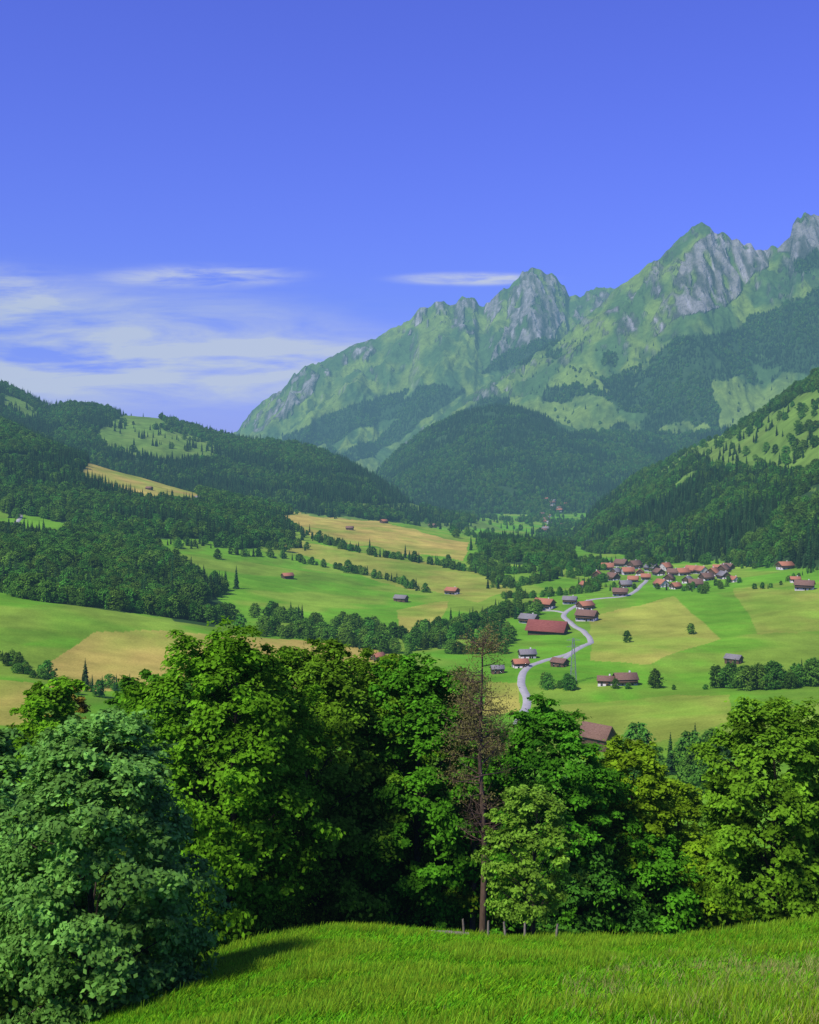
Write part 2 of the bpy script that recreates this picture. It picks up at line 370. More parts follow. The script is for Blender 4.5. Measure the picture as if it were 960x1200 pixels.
# ------------------------------------------------------------------ geometry helpers
def leaf_geo(c, nrm, size, asp=.62):
    k = len(c)
    r = rs.normal(size=(k, 3)); t = np.cross(nrm, r); t /= np.linalg.norm(t, axis=1)[:, None]+1e-9
    b_ = np.cross(nrm, t)
    s = size[:, None]
    v = np.stack([c-t*s*.5, c+b_*s*.5*asp, c+t*s*.5, c-b_*s*.5*asp], 1).reshape(-1, 3)
    return v, np.arange(4*k).reshape(k, 4)
def tube(pts, rad, sides=6):
    pts = np.array(pts, float); V_ = []; Q = []
    for i, p in enumerate(pts):
        d = pts[min(i+1, len(pts)-1)]-pts[max(i-1, 0)]; d /= np.linalg.norm(d)+1e-9
        a = np.cross(d, [0.3, .9, .1]); a /= np.linalg.norm(a)+1e-9; b_ = np.cross(d, a)
        for k in range(sides):
            th = 2*math.pi*k/sides; V_.append(p+(a*math.cos(th)+b_*math.sin(th))*rad[i])
    for i in range(len(pts)-1):
        for k in range(sides):
            k2 = (k+1) % sides; Q.append((i*sides+k, i*sides+k2, (i+1)*sides+k2, (i+1)*sides+k))
    return np.array(V_), np.array(Q)
def crown(Hh, W, cb, nclump, nleaf, lsize, seed, lobes=.2, flat=.55, rc=(.055, .11), top=1.0, sub=True):
    r_ = np.random.RandomState(seed)
    cs = []; rr = []
    ph = r_.uniform(0, 6.28, 4)
    ga = 2.399963
    for i in range(nclump):
        h = ((i+.5)/nclump)**.9
        th = i*ga+r_.uniform(-.5, .5)
        prof = math.sqrt(max(0, 1-((h-.38)/.64)**2)) if h > .38 else .78+.22*h/.38
        prof *= top if h > .8 else 1
        lb = 1+lobes*(math.sin(2*th+ph[0]+3*h)+.7*math.sin(3*th+ph[1]-4*h)+.5*math.sin(5*th+9*h+ph[2]))*.7+r_.uniform(-.15, .15)
        rad = W/2*prof*lb*(r_.uniform(.2, 1)**.42)*.92
        cs.append((rad*math.cos(th), rad*math.sin(th), cb+(Hh-cb)*(h*.95+r_.uniform(-.04, .04))))
        rr.append(W*r_.uniform(*rc)*(1.05-.3*h))
    cs = np.array(cs); rr = np.array(rr)
    if sub:
        m = 6; ci0 = np.repeat(np.arange(nclump), m)
        dd = r_.normal(size=(len(ci0), 3)); dd /= np.linalg.norm(dd, axis=1)[:, None]
        c2 = cs[ci0]+dd*rr[ci0][:, None]*np.array([1.15, 1.15, .85])*r_.uniform(.3, 1.3, len(ci0))[:, None]
        r2 = rr[ci0]*r_.uniform(.36, .8, len(ci0))
    else: c2, r2, ci0 = cs, rr, np.arange(nclump)
    k = max(1, nleaf//len(c2))
    ci = np.repeat(np.arange(len(c2)), k)
    d = r_.normal(size=(len(ci), 3)); d /= np.linalg.norm(d, axis=1)[:, None]
    rad = r_.rand(len(ci))**.5*(1+.34*r_.normal(size=len(ci)))
    off = d*rad[:, None]*r2[ci][:, None]*np.array([1.25, 1.25, flat])
    hr = np.hypot(off[:, 0], off[:, 1]); off[:, 2] -= hr*.28
    p = c2[ci]+off
    ax = np.stack([p[:, 0], p[:, 1], (p[:, 2]-(cb+(Hh-cb)*.35))*.8], 1); ax /= np.linalg.norm(ax, axis=1)[:, None]+1e-6
    nn = d*.4+ax*.5+np.array([0, 0, .5])+r_.normal(size=d.shape)*.42
    nn /= np.linalg.norm(nn, axis=1)[:, None]
    ct = r_.uniform(.70, 1.3, nclump)[ci0]*r_.uniform(.8, 1.2, len(c2))
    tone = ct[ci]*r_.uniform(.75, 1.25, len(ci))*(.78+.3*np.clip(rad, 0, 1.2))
    sz = lsize*r_.uniform(.6, 1.3, len(ci))
    return p, nn, tone, sz, cs
def mesh_obj(name, parts, mats, parent=None, coll=None, link=True):
    vs = []; qs = []; mi = []; tn = []; o = 0
    for v, qd, m_, t in parts:
        vs.append(v); qs.append(qd+o); mi.append(np.full(len(qd), m_)); tn.append(np.ones(len(v)) if t is None else t); o += len(v)
    me = bpy.data.meshes.new(name)
    fill_mesh(me, np.concatenate(vs), np.concatenate(qs))
    me.polygons.foreach_set('material_index', np.concatenate(mi).astype(np.int32))
    a = me.attributes.new('tone', 'FLOAT', 'POINT'); a.data.foreach_set('value', np.concatenate(tn).astype(np.float32))
    for m_ in mats: me.materials.append(m_)
    ob = bpy.data.objects.new(name, me)
    if coll is not None: coll.objects.link(ob)
    elif link: scene.collection.objects.link(ob)
    if parent: ob.parent = parent
    return ob
def woody(Hh, cs, trunk_r, seed, nlimb=26, lean=0., top=.82):
    r_ = np.random.RandomState(seed)
    parts = []
    n_ = 9; zs = np.linspace(-.6, Hh*top, n_)
    w = np.cumsum(r_.normal(size=(n_, 2))*Hh*.008, 0); w -= w[0]; w[:, 0] += lean*np.clip(zs, 0, None)
    tp = np.stack([w[:, 0], w[:, 1], zs], 1)
    tr = trunk_r*(1-np.linspace(0, 1, n_)*.85); tr[0] *= 1.5
    parts.append(tube(tp, tr, 9))
    sel = r_.permutation(len(cs))[:nlimb]
    for i in sel:
        c = cs[i]; hz = max(Hh*.12, c[2]-np.hypot(c[0], c[1])*r_.uniform(.5, .9)-Hh*.05); hz = min(hz, Hh*top*.95)
        a = np.array([np.interp(hz, zs, tp[:, 0]), np.interp(hz, zs, tp[:, 1]), hz])
        m1 = a*.5+c*.5+np.array([0, 0, Hh*.02])+r_.normal(size=3)*Hh*.012
        r0 = np.interp(hz, zs, tr)*.42
        parts.append(tube([a, a*.75+m1*.25, m1, m1*.4+c*.6, c], [r0, r0*.8, r0*.55, r0*.4, r0*.15], 5))
    return parts
def make_tree(name, base, Hh, W, cb, nclump, nleaf, lsize, mat, seed, trunk_r=.22, **kw):
    p, nn, tone, sz, cs = crown(Hh, W, cb, nclump, nleaf, lsize, seed, **kw)
    root = bpy.data.objects.new(name, None); scene.collection.objects.link(root); root.location = base
    wd = woody(Hh, cs, trunk_r, seed, nlimb=40)
    mesh_obj('trunk_and_limbs', [(v, q_, 0, None) for v, q_ in wd], [M_bark], root)
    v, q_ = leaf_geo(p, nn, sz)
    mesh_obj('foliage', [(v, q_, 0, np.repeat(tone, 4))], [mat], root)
    return root

# ------------------------------------------------------------------ instancing prototypes
pc = bpy.data.collections.new('tree_stock')
def conifer(name, Hh, R, seed, tiers=20):
    r_ = np.random.RandomState(seed); parts = [(*tube([(0, 0, -1), (0, 0, Hh*.5), (0, 0, Hh)], [.3, .18, .03], 5), 1, None)]
    V_ = []; Q = []; T = []
    for i in range(tiers):
        f = i/(tiers-1); z = Hh*(.07+.92*f); rad = R*(1-f)**.85*r_.uniform(.85, 1.1)+.12
        nb = int(10-4*f)
        for k in range(nb):
            th = 2*math.pi*(k+r_.uniform(-.3, .3))/nb+i*1.3; l = rad*r_.uniform(.7, 1.15); dz = -l*r_.uniform(.25, .55); w = l*.34+.15
            c_, s_ = math.cos(th), math.sin(th); o = len(V_)
            for (a, b_, zz) in [(0, 0, z+.35), (l*.55, w, z+dz*.45), (l, 0, z+dz), (l*.55, -w, z+dz*.45)]:
                V_.append((a*c_-b_*s_, a*s_+b_*c_, zz))
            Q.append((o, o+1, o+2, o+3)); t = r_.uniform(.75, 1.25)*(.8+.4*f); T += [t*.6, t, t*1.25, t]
            o = len(V_)
            for (a, b_, zz) in [(0, 0, z-.1), (l*.5, w*.5, z+dz*.5+.25), (l*.9, 0, z+dz*.8-.5), (l*.5, -w*.5, z+dz*.5-.5)]:
                V_.append((a*c_-b_*s_, a*s_+b_*c_, zz))
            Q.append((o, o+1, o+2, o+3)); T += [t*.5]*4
    parts.append((np.array(V_), np.array(Q), 0, np.array(T)))
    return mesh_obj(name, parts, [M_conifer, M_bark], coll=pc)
for i in range(3): conifer('a_conifer_%d' % i, 19, [3.2, 3.8, 2.8][i], 50+i)
for i in range(3):
    p, nn, tone, sz, cs = crown(12, [9.5, 8, 11][i], 1.6, 34, 1900, .95, 70+i, rc=(.13, .2), flat=.7, sub=False)
    v, q_ = leaf_geo(p, nn, sz, .8)
    wd = woody(12, cs, .25, 70+i, nlimb=8)
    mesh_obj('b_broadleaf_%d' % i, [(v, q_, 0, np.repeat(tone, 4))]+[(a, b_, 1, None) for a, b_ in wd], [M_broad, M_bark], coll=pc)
gc = bpy.data.collections.new('grass_stock')
def tuft(name, nb, hgt, spread, mat, seed, w=.012, bend=.4):
    r_ = np.random.RandomState(seed); V_ = []; Q = []; T = []
    for i in range(nb):
        a = r_.uniform(0, 6.28); r0 = r_.uniform(0, spread); x0, y0 = r0*math.cos(a), r0*math.sin(a)
        h = hgt*r_.uniform(.5, 1.1); th = r_.uniform(0, 6.28); lx, ly = math.cos(th)*h*bend*r_.uniform(.2, 1), math.sin(th)*h*bend*r_.uniform(.2, 1)
        px, py = -math.sin(th+1)*w, math.cos(th+1)*w; o = len(V_); t = r_.uniform(.75, 1.25)
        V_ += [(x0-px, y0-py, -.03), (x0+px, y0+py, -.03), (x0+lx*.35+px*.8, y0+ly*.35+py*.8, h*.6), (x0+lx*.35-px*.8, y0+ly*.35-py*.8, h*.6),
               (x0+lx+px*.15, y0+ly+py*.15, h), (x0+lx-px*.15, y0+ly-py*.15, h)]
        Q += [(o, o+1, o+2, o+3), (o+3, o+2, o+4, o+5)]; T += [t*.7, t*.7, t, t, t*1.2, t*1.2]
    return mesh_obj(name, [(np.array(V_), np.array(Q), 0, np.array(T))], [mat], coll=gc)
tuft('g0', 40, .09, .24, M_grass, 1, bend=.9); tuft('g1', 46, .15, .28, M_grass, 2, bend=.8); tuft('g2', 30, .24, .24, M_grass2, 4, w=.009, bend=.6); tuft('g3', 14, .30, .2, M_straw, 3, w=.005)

def scatter(name, P, rot, scl, ix, coll):
    me = bpy.data.meshes.new(name); me.vertices.add(len(P)); me.vertices.foreach_set('co', P.astype(np.float32).ravel())
    for nm, ty, ar in (('rotz', 'FLOAT', rot), ('scl', 'FLOAT', scl), ('pick', 'INT', ix)):
        a = me.attributes.new(nm, ty, 'POINT'); a.data.foreach_set('value', ar.astype(np.float32 if ty == 'FLOAT' else np.int32))
    ob = bpy.data.objects.new(name, me); scene.collection.objects.link(ob)
    g = bpy.data.node_groups.new(name, 'GeometryNodeTree')
    g.interface.new_socket('Geometry', in_out='INPUT', socket_type='NodeSocketGeometry'); g.interface.new_socket('Geometry', in_out='OUTPUT', socket_type='NodeSocketGeometry')
    gi = g.nodes.new('NodeGroupInput'); go = g.nodes.new('NodeGroupOutput'); ip = g.nodes.new('GeometryNodeInstanceOnPoints')
    ci = g.nodes.new('GeometryNodeCollectionInfo'); ci.inputs['Collection'].default_value = coll; ci.inputs['Separate Children'].default_value = True; ci.inputs['Reset Children'].default_value = True
    def na(nm, ty):
        k = g.nodes.new('GeometryNodeInputNamedAttribute'); k.data_type = ty; k.inputs['Name'].default_value = nm; return k
    a1, a2, a3 = na('rotz', 'FLOAT'), na('scl', 'FLOAT'), na('pick', 'INT')
    cx = g.nodes.new('ShaderNodeCombineXYZ'); er = g.nodes.new('FunctionNodeEulerToRotation')
    L = g.links.new
    L(a1.outputs['Attribute'], cx.inputs['Z']); L(cx.outputs[0], er.inputs[0]); L(er.outputs[0], ip.inputs['Rotation'])
    L(a2.outputs['Attribute'], ip.inputs['Scale']); L(a3.outputs['Attribute'], ip.inputs['Instance Index'])
    ip.inputs['Pick Instance'].default_value = True
    L(gi.outputs[0], ip.inputs['Points']); L(ci.outputs[0], ip.inputs['Instance']); L(ip.outputs[0], go.inputs[0])
    md = ob.modifiers.new('scatter', 'NODES'); md.node_group = g
    return ob

# ------------------------------------------------------------------ forests
PX = []; PS = []; PK = []
def addtrees(x, y, z, s, k):
    PX.append(np.stack([x, y, z-.3], 1)); PS.append(s); PK.append(k)
for (ya, yb, dens, smin, smax) in [(560, 1100, 1/34., .5, 1.05), (1100, 2000, 1/34., .55, 1.15), (2000, 3300, 1/48., .6, 1.15), (3300, 5600, 1/75., .7, 1.2), (5600, 7000, 1/110., .7, 1.2)]:
    um, uM = -70, 1040
    area = (uM-um)/F*(yb**2-ya**2)/2
    nn_ = int(area*dens)
    y = np.sqrt(rs.uniform(ya**2, yb**2, nn_)); x = (rs.uniform(um, uM, nn_)-480)/F*y
    z, lay, pq = heights(x, y)
    u, v, fo, dr, ro = cover(x, y, z, lay, pq)
    gap = fbm(x/60., y/60., 301, 2)
    keep = (fo > .5) & (gap > -.58)
    lone = (fo < .5) & (rs.rand(nn_) < .010) & np.isin(lay, (1, 2, 4)) & (y > 1050) & (dr < .1)
    lone |= (fo < .5) & (rs.rand(nn_) < .025) & np.isin(lay, (6,)) & (v > 395) & (u > 600)
    lone |= (lay == 4) & (fo < .5) & (rs.rand(nn_) < .06)
    lone |= (lay == 2) & (fo < .5) & (rs.rand(nn_) < .25) & (fbm(x/50., y/60., 331, 2) > .3)
    keep |= lone
    x, y, z, u, v, lay = x[keep], y[keep], z[keep], u[keep], v[keep], lay[keep]
    mixn = fbm(x/120., y/120., 311, 3)+rs.uniform(-.35, .35, len(x))
    pb = np.where(lay == 1, np.where(y < 1100, -.35, -.05), np.where(lay == 4, -.12, .15))
    broad = mixn > pb
    k = np.where(broad, 3+rs.randint(0, 3, len(x)), rs.randint(0, 3, len(x)))
    s = rs.uniform(smin, smax, len(x))*np.where(broad, 1.1, .95)*(1+.25*fbm(x/45., y/45., 321, 2))
    addtrees(x, y, z, s, k)
ROWS = [
 ([(270,650),(340,655),(400,668),(470,684),(500,694)], 600, 1600, 7, 4.5, .4, .65),
 ([(335,615),(380,636),(440,652),(500,660),(556,671)], 900, 2100, 9, 3.5, .45, .7),
 ([(200,640),(230,640),(300,640),(350,642)], 900, 1700, 12, 4, .5, .75),
 ([(305,742),(350,748),(420,756),(472,765)], 450, 800, 12, 3.2, .1, .8),
 ([(300,722),(340,728),(420,738),(470,750)], 450, 900, 10, 3.5, .1, .75),
 ([(502,760),(520,740),(560,735),(590,722),(620,715)], 500, 1000, 13, 2.6, .3, .8),
 ([(540,765),(580,765),(585,745)], 450, 900, 8, 3.2, .25, .7),
 ([(590,700),(640,700),(690,694),(700,682)], 600, 1200, 8, 3.2, .2, .65),
 ([(575,690),(620,684),(690,672),(705,662)], 700, 1500, 12, 3.5, .3, .7),
 ([(0,772),(30,790),(55,798)], 300, 620, 5, 3.5, .2, .5),
 ([(90,812),(140,806),(160,820)], 250, 520, 8, 4, .4, .5),
 ([(845,806),(880,808),(930,806),(958,802),(990,800)], 350, 620, 6, 3.0, .1, .8),
 ([(630,806),(650,806),(690,808)], 350, 620, 5, 4, .1, .55),
 ([(700,808),(780,808),(840,808)], 350, 620, 3, 9, .0, .35),
 ([(770,905),(810,900),(850,905)], 180, 420, 12, 3.2, .1, .9),
 ([(700,930),(780,930),(880,925)], 140, 330, 14, 5, .1, .8),
 ([(860,692),(900,690),(960,668)], 600, 1200, 3, 9, .2, .4),
 ([(560,660),(600,672),(660,668),(690,660)], 900, 1700, 14, 3.5, .25, .75),
 ([(705,664),(760,660),(860,662),(900,662)], 900, 1500, 10, 5, .4, .7),
 ([(700,690),(760,690),(820,694),(870,680)], 700, 1300, 14, 12, .1, .5),
 ([(500,600),(560,606),(620,612),(640,600)], 1800, 3400, 30, 6, .5, .9),
 ([(660,612),(650,630),(670,640)], 1500, 3000, 30, 6, .5, .9),
 ([(0,640),(60,640),(110,640)], 700, 1200, 10, 6, .5, .8),
 ([(215,610),(300,620),(340,625)], 1000, 2000, 10, 4.5, .5, .8),
 ([(560,655),(575,680),(600,688)], 800, 1600, 8, 4, .3, .8),
]
for pts, ya, yb, hw, sp, con, sc in ROWS:
    W_ = [locate(u, v, ya, yb) for u, v in pts]
    for a, b_ in zip(W_[:-1], W_[1:]):
        L_ = math.hypot(a[0]-b_[0], a[1]-b_[1]); m_ = max(1, int(L_/sp*(1+hw/14.)))
        if L_ > 900: continue
        t = rs.rand(m_); x = a[0]+(b_[0]-a[0])*t+rs.normal(size=m_)*hw*.5; y = a[1]+(b_[1]-a[1])*t+rs.normal(size=m_)*hw*.5
        z, _, _ = heights(x, y)
        cf = rs.rand(m_) < con
        addtrees(x, y, z, sc*rs.uniform(.5, 1.2, m_)*np.where(cf, .75, 1.), np.where(cf, rs.randint(0, 3, m_), 3+rs.randint(0, 3, m_)))
P = np.concatenate(PX); S = np.concatenate(PS); K = np.concatenate(PK)
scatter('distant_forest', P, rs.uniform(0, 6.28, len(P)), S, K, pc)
print('forest trees', len(P))

singles = [(735,753,.62,4),(810,743,.55,3),(277,690,.95,0),(282,738,.8,4),(252,680,.6,3),(480,655,.5,3),(100,803,.55,1),(55,795,.6,3),(768,806,.7,3),(872,806,.8,5),(255,655,.8,3),(208,640,.6,4),(375,628,.6,3)]
for u, v, s, k in singles:
    x, y, z = locate(u, v, 300, 1500)
    src = sorted(pc.objects, key=lambda o: o.name)[k]
    o = bpy.data.objects.new('conifer_tree' if k < 3 else 'broadleaf_tree', src.data); scene.collection.objects.link(o)
    o.location = (x, y, z-.2); o.scale = (s, s, s); o.rotation_euler[2] = random.uniform(0, 6)

# ------------------------------------------------------------------ foreground trees
def fg(name, u, y, vtop, wpx, cbf, mat, seed, dens=1., lsize=.22, cl=130, dv=0, **kw):
    x = (u-480)/F*y; z = H1(x, y)+dv
    ztop = (HZ-vtop)*y/F; Hh = ztop-z; W = wpx*y/F
    nl = int(min(90000, 620*W*Hh*dens))
    return make_tree(name, (x, y, z), Hh, W, Hh*cbf, cl, nl, lsize, mat, seed, trunk_r=.018*Hh, **kw)
fg('maple_tree', 112, 31, 834, 265, .02, M_leafA, 11, 2.2, .165, 260, lobes=.10)
fg('maple_tree', -30, 38, 850, 200, .05, M_leafA, 12, 1.2, .20)
fg('beech_tree', 262, 47, 732, 240, .07, M_leafB, 13, 1.35, .22, 210, lobes=.22)
fg('beech_tree', 372, 54, 750, 220, .07, M_leafC, 14, 1.3, .22, 190)
fg('ash_tree', 492, 55, 762, 195, .06, M_leafC, 15, 1.3, .22, 180, lobes=.25)
fg('ash_tree', 430, 61, 764, 170, .08, M_leafB, 25, 1.1, .24)
fg('beech_tree', 640, 55, 818, 180, .07, M_leafC, 16, 1.25, .22, 180)
fg('ash_tree', 735, 58, 862, 160, .05, M_leafB, 17, 1.25, .22, 160, lobes=.25)
fg('beech_tree', 905, 50, 814, 190, .11, M_leafC, 18, 1.4, .21, 190)
fg('beech_tree', 1005, 56, 830, 160, .1, M_leafC, 19, 1., .24)
fg('ash_tree', 795, 68, 912, 115, .05, M_leafB, 20, 1., .25, 110)
fg('birch_tree', 622, 45, 915, 110, .18, M_leafD, 21, 1.1, .16, 100)
fg('ash_tree', 60, 58, 796, 180, .08, M_leafB, 22, 1., .24)
fg('maple_tree', 165, 60, 780, 160, .08, M_leafC, 23, 1., .24)
fg('rowan_tree', 80, 62, 798, 80, .3, M_leafR, 24, .8, .20, 80)
fg('ash_tree', 575, 66, 850, 140, .05, M_leafC, 26, .9, .24)
fg('ash_tree', 322, 62, 752, 190, .05, M_leafC, 27, 1.1, .24)
fg('ash_tree', 690, 72, 892, 120, .05, M_leafC, 28, .8, .25)
fg('beech_tree', 385, 74, 772, 150, .05, M_broad, 29, .6, .36)
fg('beech_tree', 520, 76, 778, 150, .05, M_broad, 30, .6, .36)
fg('beech_tree', 235, 74, 790, 170, .05, M_broad, 31, .6, .36)
for i, (u, y, vt, w) in enumerate([(215, 46, 1010, 110), (330, 54, 980, 140), (420, 55, 980, 130), (500, 56, 980, 130), (560, 56, 970, 130), (680, 54, 980, 130), (760, 56, 970, 130), (812, 57, 985, 120), (848, 60, 950, 100), (590, 62, 920, 130), (960, 62, 960, 130), (150, 46, 980, 160), (720, 62, 940, 140), (640, 60, 1000, 130), (10, 31, 1110, 130), (210, 36, 1090, 60), (455, 62, 930, 140), (390, 64, 930, 140)]):
    fg('hazel_bush', u, y, vt, w, .02, [M_leafC, M_leafB, M_broad][i % 3], 200+i, 1.2, .22, 50, rc=(.10, .18))

# half-bare larch with brownish twigs
def larch(u, y, vtop, seed):
    r_ = np.random.RandomState(seed); x = (u-480)/F*y; z = H1(x, y); Hh = (HZ-vtop)*y/F-z
    root = bpy.data.objects.new('bare_larch_tree', None); scene.collection.objects.link(root); root.location = (x, y, z)
    parts = [tube([(0, 0, -.5), (.12, 0, Hh*.3), (-.1, .1, Hh*.6), (0.05, 0, Hh)], [.17, .13, .09, .02], 8)]; lc = []
    for i in range(100):
        f0 = r_.uniform(.3, .99); h = Hh*f0; th = r_.uniform(0, 6.28); l = (1-f0)*Hh*.17+.45+r_.uniform(0, .7)
        if f0 < .5: l *= .5
        a = np.array([0, 0, h]); e = a+np.array([math.cos(th)*l, math.sin(th)*l, r_.uniform(-.1, .7)*l])
        parts.append(tube([a, (a+e)/2+[0, 0, -.08], e], [.028, .018, .006], 4))
        for k in range(6):
            f = r_.uniform(.3, 1); s = a+(e-a)*f; t = s+r_.normal(size=3)*.26
            parts.append(tube([s, t], [.008, .004], 3))
            if f0 > .45: lc.append(t); lc.append((s+t)/2)
    mesh_obj('trunk_and_branches', [(v, q_, 0, None) for v, q_ in parts], [M_bark_red], root)
    lc = np.array(lc); lc = np.repeat(lc, 8, 0)+r_.normal(size=(len(lc)*8, 3))*.15
    nn = r_.normal(size=lc.shape); nn /= np.linalg.norm(nn, axis=1)[:, None]
    v, q_ = leaf_geo(lc, nn, np.full(len(lc), .11), .4)
    mesh_obj('sparse_needles', [(v, q_, 0, np.repeat(r_.uniform(.6, 1.3, len(lc)), 4))], [M_twig], root)
larch(565, 50, 745, 3); larch(553, 54, 790, 4)

# ------------------------------------------------------------------ foreground grass
ng = 85000
y = 12+42*rs.rand(ng)**.8; x = rs.uniform(-.45, .45, ng)*y
z, _, _ = heights(x, y)
pn = fbm(x/2.2, y/2.6, 405, 3)+rs.uniform(-.3, .3, ng)
k = np.where(pn < -.05, 0, np.where(pn < .28, 1, 2))
dn = fbm(x/3., y/4., 401, 3)
band = np.sin((x*.35+y)/1.1+fbm(x/5, y/5, 409, 2)*2)
uu = 480+F*x/y; right = np.clip((uu-600)/300, 0, 1)*np.clip((34-y)/14, 0, 1)
k = np.where(rs.rand(ng) < .012+.04*(band > .5)+.20*right*(dn > -.05), 3, k)
dist = np.clip(y/18., 1, 2.2)
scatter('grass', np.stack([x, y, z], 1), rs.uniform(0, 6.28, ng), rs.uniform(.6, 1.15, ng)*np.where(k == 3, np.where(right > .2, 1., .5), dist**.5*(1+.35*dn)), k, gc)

# ------------------------------------------------------------------ buildings
def box(x0, x1, y0, y1, z0, z1):
    v = np.array([(x0, y0, z0), (x1, y0, z0), (x1, y1, z0), (x0, y1, z0), (x0, y0, z1), (x1, y0, z1), (x1, y1, z1), (x0, y1, z1)], float)
    q_ = np.array([(0, 3, 2, 1), (4, 5, 6, 7), (0, 1, 5, 4), (1, 2, 6, 5), (2, 3, 7, 6), (3, 0, 4, 7)])
    return v, q_
def house(name, u, v, wpx, roof, wall2=M_wood, yaw=None, y0=250, y1=3500, ratio=.75, hh=None, chal=True, pitch=.30):
    x, y, z = locate(u, v, y0, y1)
    w = wpx*y/F; d = w*ratio; h = hh if hh else min(4.6, max(2.4, w*.32)); rise = d*pitch; ov = .07*w
    root = bpy.data.objects.new(name, None); scene.collection.objects.link(root); root.location = (x, y, z)
    root.rotation_euler[2] = random.uniform(-.8, .8) if yaw is None else yaw
    hb = h*.48
    mesh_obj('ground_floor', [(*box(-w/2, w/2, -d/2, d/2, -3, hb), 0, None)], [M_stucco if chal else wall2], root)
    e = .08
    pv = np.array([(sx*(w/2+e), yy_, zz_) for sx in (-1, 1) for (yy_, zz_) in ((-d/2-e, hb+.01), (d/2+e, hb+.01), (d/2+e, h), (0, h+rise), (-d/2-e, h))])
    me = bpy.data.meshes.new('upper_floor'); me.from_pydata(pv.tolist(), [], [(0, 4, 3, 2, 1), (5, 6, 7, 8, 9), (0, 1, 6, 5), (1, 2, 7, 6), (4, 0, 5, 9)]); me.materials.append(wall2)
    o = bpy.data.objects.new('upper_floor', me); scene.collection.objects.link(o); o.parent = root
    th = .25; V_ = []; Q = []
    for s in (-1, 1):
        ey = s*(d/2+ov); ez = h-rise*ov/(d/2)+.05; rz = h+rise+.05; o_ = len(V_)
        for sx in (-1, 1):
            X_ = sx*(w/2+ov)
            V_ += [(X_, ey, ez), (X_, 0, rz), (X_, 0, rz+th), (X_, ey, ez+th)]
        Q += [(o_, o_+1, o_+2, o_+3), (o_+4, o_+7, o_+6, o_+5), (o_, o_+4, o_+5, o_+1), (o_+3, o_+2, o_+6, o_+7), (o_, o_+3, o_+7, o_+4)]
    mesh_obj('roof', [(np.array(V_), np.array(Q), 0, None)], [roof], root)
    wp = []; nwx = max(2, int(w/3.2))
    for zc, off in ((hb*.55, .03), (hb+(h-hb)*.5, e+.03)):
        for k_ in range(nwx):
            cx = -w/2+w*(k_+.5)/nwx
            for s in (-1, 1):
                yv = s*(d/2+off); wp.append((*box(cx-.45, cx+.45, min(yv, yv-s*.06), max(yv, yv-s*.06), zc-.5, zc+.5), 0, None))
        for cy in (-d*.25, d*.25):
            for s in (-1, 1):
                xv = s*(w/2+off); wp.append((*box(min(xv, xv-s*.06), max(xv, xv-s*.06), cy-.45, cy+.45, zc-.5, zc+.5), 0, None))
    mesh_obj('windows', wp, [M_glass], root)
    mesh_obj('door', [(*box(-.5+w*.1, .5+w*.1, -d/2-.09, -d/2-.04, 0, 2.0), 0, None)], [M_wood], root)
    if chal: mesh_obj('chimney', [(*box(w*.2, w*.2+.7, d*.08, d*.08+.7, h+rise*.4, h+rise+.9), 0, None)], [M_stucco], root)
    if chal and w > 8:
        mesh_obj('balcony', [(*box(-w/2, w/2, -d/2-1.1, -d/2-e-.01, hb-.12, hb), 0, None), (*box(-w/2, w/2, -d/2-1.12, -d/2-1.04, hb+.002, hb+.9), 0, None)], [M_wood], root)
    return root
R, B_, Gy = M_rred, M_rbrn, M_rgry
HS = [('small_barn',337,678,12,R),('chalet',530,696,14,R),('hay_barn',470,705,14,Gy),('hay_barn',322,743,15,R),('small_barn',443,774,14,R),('hay_barn',583,789,14,Gy),
 ('hay_barn',410,621,8,B_),('hay_barn',450,613,8,R),('hay_barn',507,618,8,B_),('hay_barn',232,585,7,Gy),('hay_barn',175,574,7,B_),
 ('farmhouse',620,730,19,Gy),('farmhouse',638,713,21,R),('farmhouse',668,707,15,Gy),('farmhouse',686,714,17,R),('farmhouse',688,727,22,B_),('farmhouse',618,771,18,Gy),('farmhouse',610,782,17,R),
 ('chalet',710,803,18,B_),('chalet',733,802,24,B_),('barn',656,781,17,B_),('hay_barn',860,777,17,Gy),('farmhouse',943,691,20,B_),('chalet',920,667,16,R),('chalet',932,682,11,R),
 ('farmhouse',727,698,16,B_)]
for nm, u, v, w, r in HS: house(nm, u, v, w, r, chal=nm in ('chalet', 'farmhouse'))
house('red_roofed_barn', 642, 743, 42, M_rbig, yaw=-.45, ratio=.5, hh=3.6, chal=False, pitch=.42)
house('old_barn', 700, 878, 36, B_, yaw=-.75, ratio=.6, y0=200, y1=450, chal=False, pitch=.55, hh=4.5)
VL = [(712,668),(722,673),(728,664),(736,673),(744,666),(750,674),(757,679),(764,669),(772,674),(780,668),(784,681),(792,690),(800,674),(806,683),(815,688),(822,672),(828,680),(836,675),(842,669),(848,678),(853,668),(860,682),(718,680),(742,682),(775,688),(733,688),(848,671),(812,672),(789,674),(700,678),(686,688)]
for i, (u, v) in enumerate(VL): house('chalet' if i % 2 else 'farmhouse', u, v, random.uniform(10, 15.5), [R, Gy, B_, R, B_, R][i % 6], wall2=M_wood if i % 3 else M_stucco, y0=700, y1=1400, yaw=random.uniform(-1.4, 1.4), pitch=.4)
for i in range(18):
    house('chalet', 640+random.uniform(-6, 16)+(i % 4)*2, 586+i*2.2, random.uniform(5, 8), [R, Gy, B_][i % 3], wall2=M_stucco, y0=1700, y1=4300, chal=True)

